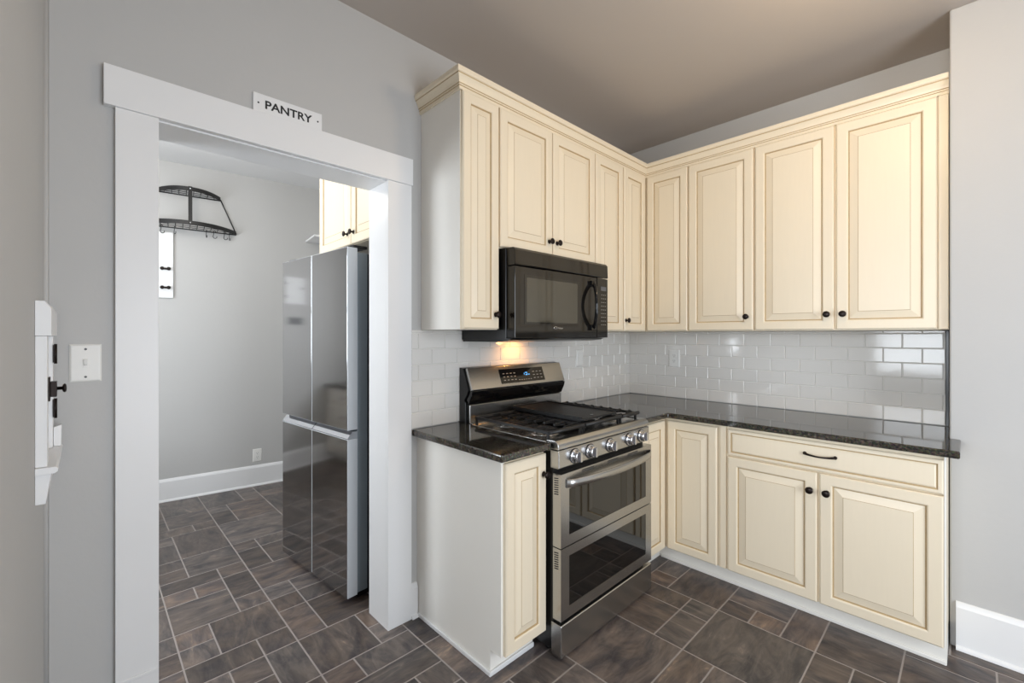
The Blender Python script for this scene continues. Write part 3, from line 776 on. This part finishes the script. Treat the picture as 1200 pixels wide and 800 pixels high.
for w_ in (-.22, -.66):
    for u in (.06, W_ - .06): MB().lathe(Frame(RF(u, 0, w_), (1, 0, 0), (0, 1, 0), (0, 0, 1)), 0, 0, [(.022, .0015), (.022, .02), (.014, .022), (.014, .0345)], 12).build('foot', M['black'], t)

# ------------------------------------------------------------------ pantry wall cabinet, shelf
t = thing('pantry_cabinet', 'cream two-door wall cabinet high above the refrigerator in the pantry', 'cabinet', (-.66, -1.6, 1.905))
MB().bbox((-1.127, -1.980, 1.905), (-.1925, PB - .0005, 2.70)).bbox((-.1925, -1.9795, 1.905), (-.1705, PB - .0006, 2.70)).build('carcass', M['cream'], t)
FPC = fy(-1.980)
door(t, FPC, -1.125, -.642, 1.907, 2.66, .055, (-.686, 1.972))
door(t, FPC, -.634, -.193, 1.907, 2.66, .055, (-.603, 1.972))
sh = MB().box(FP, uw(-1.583), uw(PB) - .005, 2.275, 2.293, .001, .34)
tag(sh.build('wall_shelf', M['trim'], bevel=.002, loc=FP(uw(-1.45), 2.28, .1)), 'white shelf on the far pantry wall, just left of the high cabinet', 'shelf')

# ------------------------------------------------------------------ pot rack and hooks
RU = uw(-2.487)
t = thing('pot_rack', 'black half-round two-tier wall pot rack high on the far pantry wall', 'pot rack', FP(RU, 2.25, .01))
def tier(name, hw, dep, z, hb):
    b = MB(); n = 28; rows = []
    pos = []
    for i in range(n + 1):
        s_ = -1 + 2 * i / n
        c = dep * (1 - abs(s_) ** 2.3)
        pos.append((RU + hw * s_, .004 + c))
    for u, w_ in pos:
        rows.append([FP(u, z, w_), FP(u, z + hb, w_), FP(u, z + hb, w_ + .004), FP(u, z, w_ + .004)])
    b.strip(rows, closed=True, smooth=False)
    fr = b.build(name, M['iron'], t)
    g_ = MB()
    g_.tube([FP(RU - hw, z + .004, .008), FP(RU + hw, z + .004, .008)], .005, 8)
    k_ = int(hw * 2 / .045)
    for i in range(1, k_):
        s_ = -1 + 2 * i / k_
        g_.tube([FP(RU + hw * s_, z + .005, .008), FP(RU + hw * s_, z + .005, .004 + dep * (1 - abs(s_) ** 2.3))], .0028, 6)
    for w_ in (.33, .62):
        q = (1 - w_) ** (1 / 2.3) * hw
        g_.tube([FP(RU - q, z + .007, dep * w_), FP(RU + q, z + .007, dep * w_)], .0028, 6)
    g_.build('wire_grid', M['iron'], fr)
    return pos
LZ, UZ = 2.262, 2.545
tier('lower_tier', .335, .225, LZ, .034)
tier('upper_tier', .218, .185, UZ, .034)
b = MB()
A, B_ = Vector(FP(RU, LZ - .002, .2345)), Vector(FP(RU, UZ + .036, .1945))
e = fd * .0135; th = fn * .005
b.add([A - e, A + e, A + e + th, A - e + th, B_ - e, B_ + e, B_ + e + th, B_ - e + th], [(0, 1, 2, 3), (4, 5, 6, 7), (0, 1, 5, 4), (1, 2, 6, 5), (2, 3, 7, 6), (3, 0, 4, 7)])
b.build('centre_strap', M['iron'], t)
for z, w_ in ((LZ + .017, .2375), (UZ + .017, .2015)): MB().lathe(FP, RU, z, [(.006, w_), (.0045, w_ + .005)], 10).build('rivet', M['chrome'], t)
for sg in (-1, 1):
    MB().tube([FP(RU + sg * .335, LZ + .01, .010), FP(RU + sg * .218, UZ + .012, .010)], .0048, 8).build('end_strut', M['iron'], t)
HL = ['pot hook on the rack, nearest the doorway\'s left edge', 'pot hook above the white hook board, second from the left of the rack', 'pot hook hanging mid-rack, third from the left',
      'pot hook on the rack, fourth from the left', 'pot hook second from the right end of the rack', 'pot hook at the rightmost end of the pot rack']
for i, (y, w_, ang) in enumerate(((-2.672, .03, 20), (-2.588, .05, 65), (-2.372, .035, 80), (-2.318, .04, 10), (-2.240, .03, 15), (-2.205, .02, 75))):
    u = uw(y); z = LZ - .003
    ca_, sa_ = math.cos(R(ang)), math.sin(R(ang))
    P = lambda a_, z_: FP(u + a_ * ca_, z_, w_ + a_ * sa_ * .6)
    pts = [P(.010, z + .004), P(.008, z + .012), P(0, z + .014), P(-.005, z + .006), P(-.004, z - .015), P(-.008, z - .033)]
    for q in range(9):
        a = R(180 + q * 25); pts.append(P(.006 + .014 * math.cos(a), z - .036 + .014 * math.sin(a)))
    tag(MB().tube(pts, .0026, 6).build('pot_hook', M['iron'], loc=FP(u, z, w_)), 'black ' + HL[i], 'hook', 'hooks hanging from the pot rack')

t = thing('hook_board', 'white wooden board with black double hooks below the pot rack', 'hook board', FP(uw(-2.68), 1.68, 0))
MB().box(FP, uw(-2.76), uw(-2.597), 1.680, 2.222, .0005, .020).build('board', M['trim'], t, bevel=.002)
for z in (1.919, 1.764):
    h = MB().box(FP, uw(-2.665), uw(-2.629), z - .008, z + .008, .0202, .024)
    for u in (uw(-2.668), uw(-2.626)):
        h.lathe(FP, u, z, [(.008, .0241), (.006, .028), (.005, .032), (.013, .037), (.0145, .041), (.007, .045)], 12)
    h.build('double_hook', M['bronze'], t)

# ------------------------------------------------------------------ seen only as reflections in the refrigerator
t = thing('electrical_panel', 'light grey electrical panel cover on the far pantry wall, mirrored in the refrigerator', 'electrical panel', FP(uw(-3.25), 1.70, 0))
MB().box(FP, uw(-3.365), uw(-3.135), 1.695, 1.968, .0005, .012).build('cover', M['ep'], t, bevel=.002)
d = MB().box(FP, uw(-3.31), uw(-3.15), 1.73, 1.935, .0122, .018).build('door', M['ep'], t, bevel=.002)
MB().box(FP, uw(-3.338), uw(-3.322), 1.845, 1.872, .0122, .022).build('latch', M['label_grey'], t, bevel=.002)
for z in (1.765, 1.90): MB().box(FP, uw(-3.149), uw(-3.139), z - .012, z + .012, .0122, .02).build('hinge', M['label_grey'], t)
tag(MB().box(FP, uw(-3.337), uw(-3.182), 1.482, 1.556, .0005, .006).build('wall_plate', M['label_grey'], bevel=.001, loc=FP(uw(-3.26), 1.52, 0)), 'grey rectangular plate below the electrical panel, mirrored in the refrigerator', 'plate')
t = thing('drawer_cabinet', 'cream drawer cabinet along the pantry wall, mirrored in the refrigerator', 'cabinet', (-2.2, -3.9, 0))
FD = fyp(-3.62)
MB().bbox((-2.80, PF + .0005, .10), (-1.5, -3.62, .81)).build('carcass', M['panel_w'], t)
MB().bbox((-2.80, PF + .0005, .001), (-1.5, -3.70, .0995)).build('toe_kick', M['panel_w'], t)
for c in range(2):
    for (z0, z1) in ((.62, .795), (.40, .605), (.12, .385)):   # drawers
        u0 = 1.515 + c * .645
        d = MB().rings(FD, u0, u0 + .63, z0, z1, [(0, 0), (0, .015), (.005, .0195), (.03, .0195), (.034, .014), (.05, .019)], [0, 0, 0, 1, 0, 0]).build('drawer', [M['panel_w'], M['glaze']], t)
        MB().tube([FD(u0 + .25 + q * .013, (z0 + z1) / 2, .0197 + .022 * math.sin(math.pi * q / 10)) for q in range(11)], .005, 8).build('handle', M['bronze'], d)
o = MB().bbox((-2.80, PF + .0005, .8105), (-1.48, -3.585, .842)).build('countertop', M['granite'], bevel=.004)
tag(o, 'granite countertop on the pantry drawer cabinet, mirrored in the refrigerator', 'countertop')
o2 = MB().bbox((-2.80, PF + .0006, .8425), (-1.48, PF + .018, .97)).build('splash_board', M['trim'], o); o2['label'] = 'white splash board'

# ------------------------------------------------------------------ light
S.world = bpy.data.worlds.new('world'); S.world.use_nodes = True
bgn = S.world.node_tree.nodes['Background']; bgn.inputs[0].default_value = srgb(205, 220, 240); bgn.inputs[1].default_value = 1.0
def area(name, loc, rot, sx, sy, power, col):
    l = bpy.data.lights.new(name, 'AREA'); l.shape = 'RECTANGLE'; l.size = sx; l.size_y = sy; l.energy = power; l.color = col[:3]
    o = bpy.data.objects.new(name, l); COL.objects.link(o); o.location = loc; o.rotation_euler = rot
    return o
def point(name, loc, rad, power, col):
    l = bpy.data.lights.new(name, 'POINT'); l.shadow_soft_size = rad; l.energy = power; l.color = col[:3]
    o = bpy.data.objects.new(name, l); COL.objects.link(o); o.location = loc
    return o
DAY = (.88, .94, 1.0)
area('window_daylight', (ROOM_X + .05, -2.05, 1.2), (R(90), 0, R(90)), 1.65, 1.85, 70, (.87, .93, 1.0))
area('window_daylight', (1.75, ROOM_Y - .05, 1.52), (R(90), 0, 0), 1.85, 1.5, 120, DAY)
area('window_daylight', (-1.2, PF - .05, 1.62), (R(90), 0, 0), 1.25, 1.1, 60, DAY)
WARM = (1.0, .75, .46)
point('ceiling_lamp', (1.75, -1.3, 2.58), .13, 14.5, WARM)
point('pantry_fill_light', (-1.3, -2.9, 2.5), .14, 20, (1, .95, .88))  # added fill that brightens the pantry, no known fixture
l = bpy.data.lights.new('microwave_task_light', 'SPOT'); l.energy = 3.2; l.color = (1, .46, .12); l.spot_size = R(150); l.spot_blend = .8; l.shadow_soft_size = .02
o = bpy.data.objects.new('microwave_task_light', l); COL.objects.link(o); o.location = (.12, -1.31, 1.332); o.rotation_euler = (0, R(40), 0)

S.view_settings.view_transform = 'Standard'; S.view_settings.look = 'None'; S.view_settings.gamma = 1; S.view_settings.use_curve_mapping = False
S.view_settings.exposure = 0
try:
    S.cycles.use_denoising = True; S.cycles.max_bounces = 10; S.cycles.diffuse_bounces = 6; S.cycles.glossy_bounces = 6
    S.cycles.caustics_reflective = False; S.cycles.caustics_refractive = False; S.cycles.sample_clamp_indirect = 6
except Exception: pass
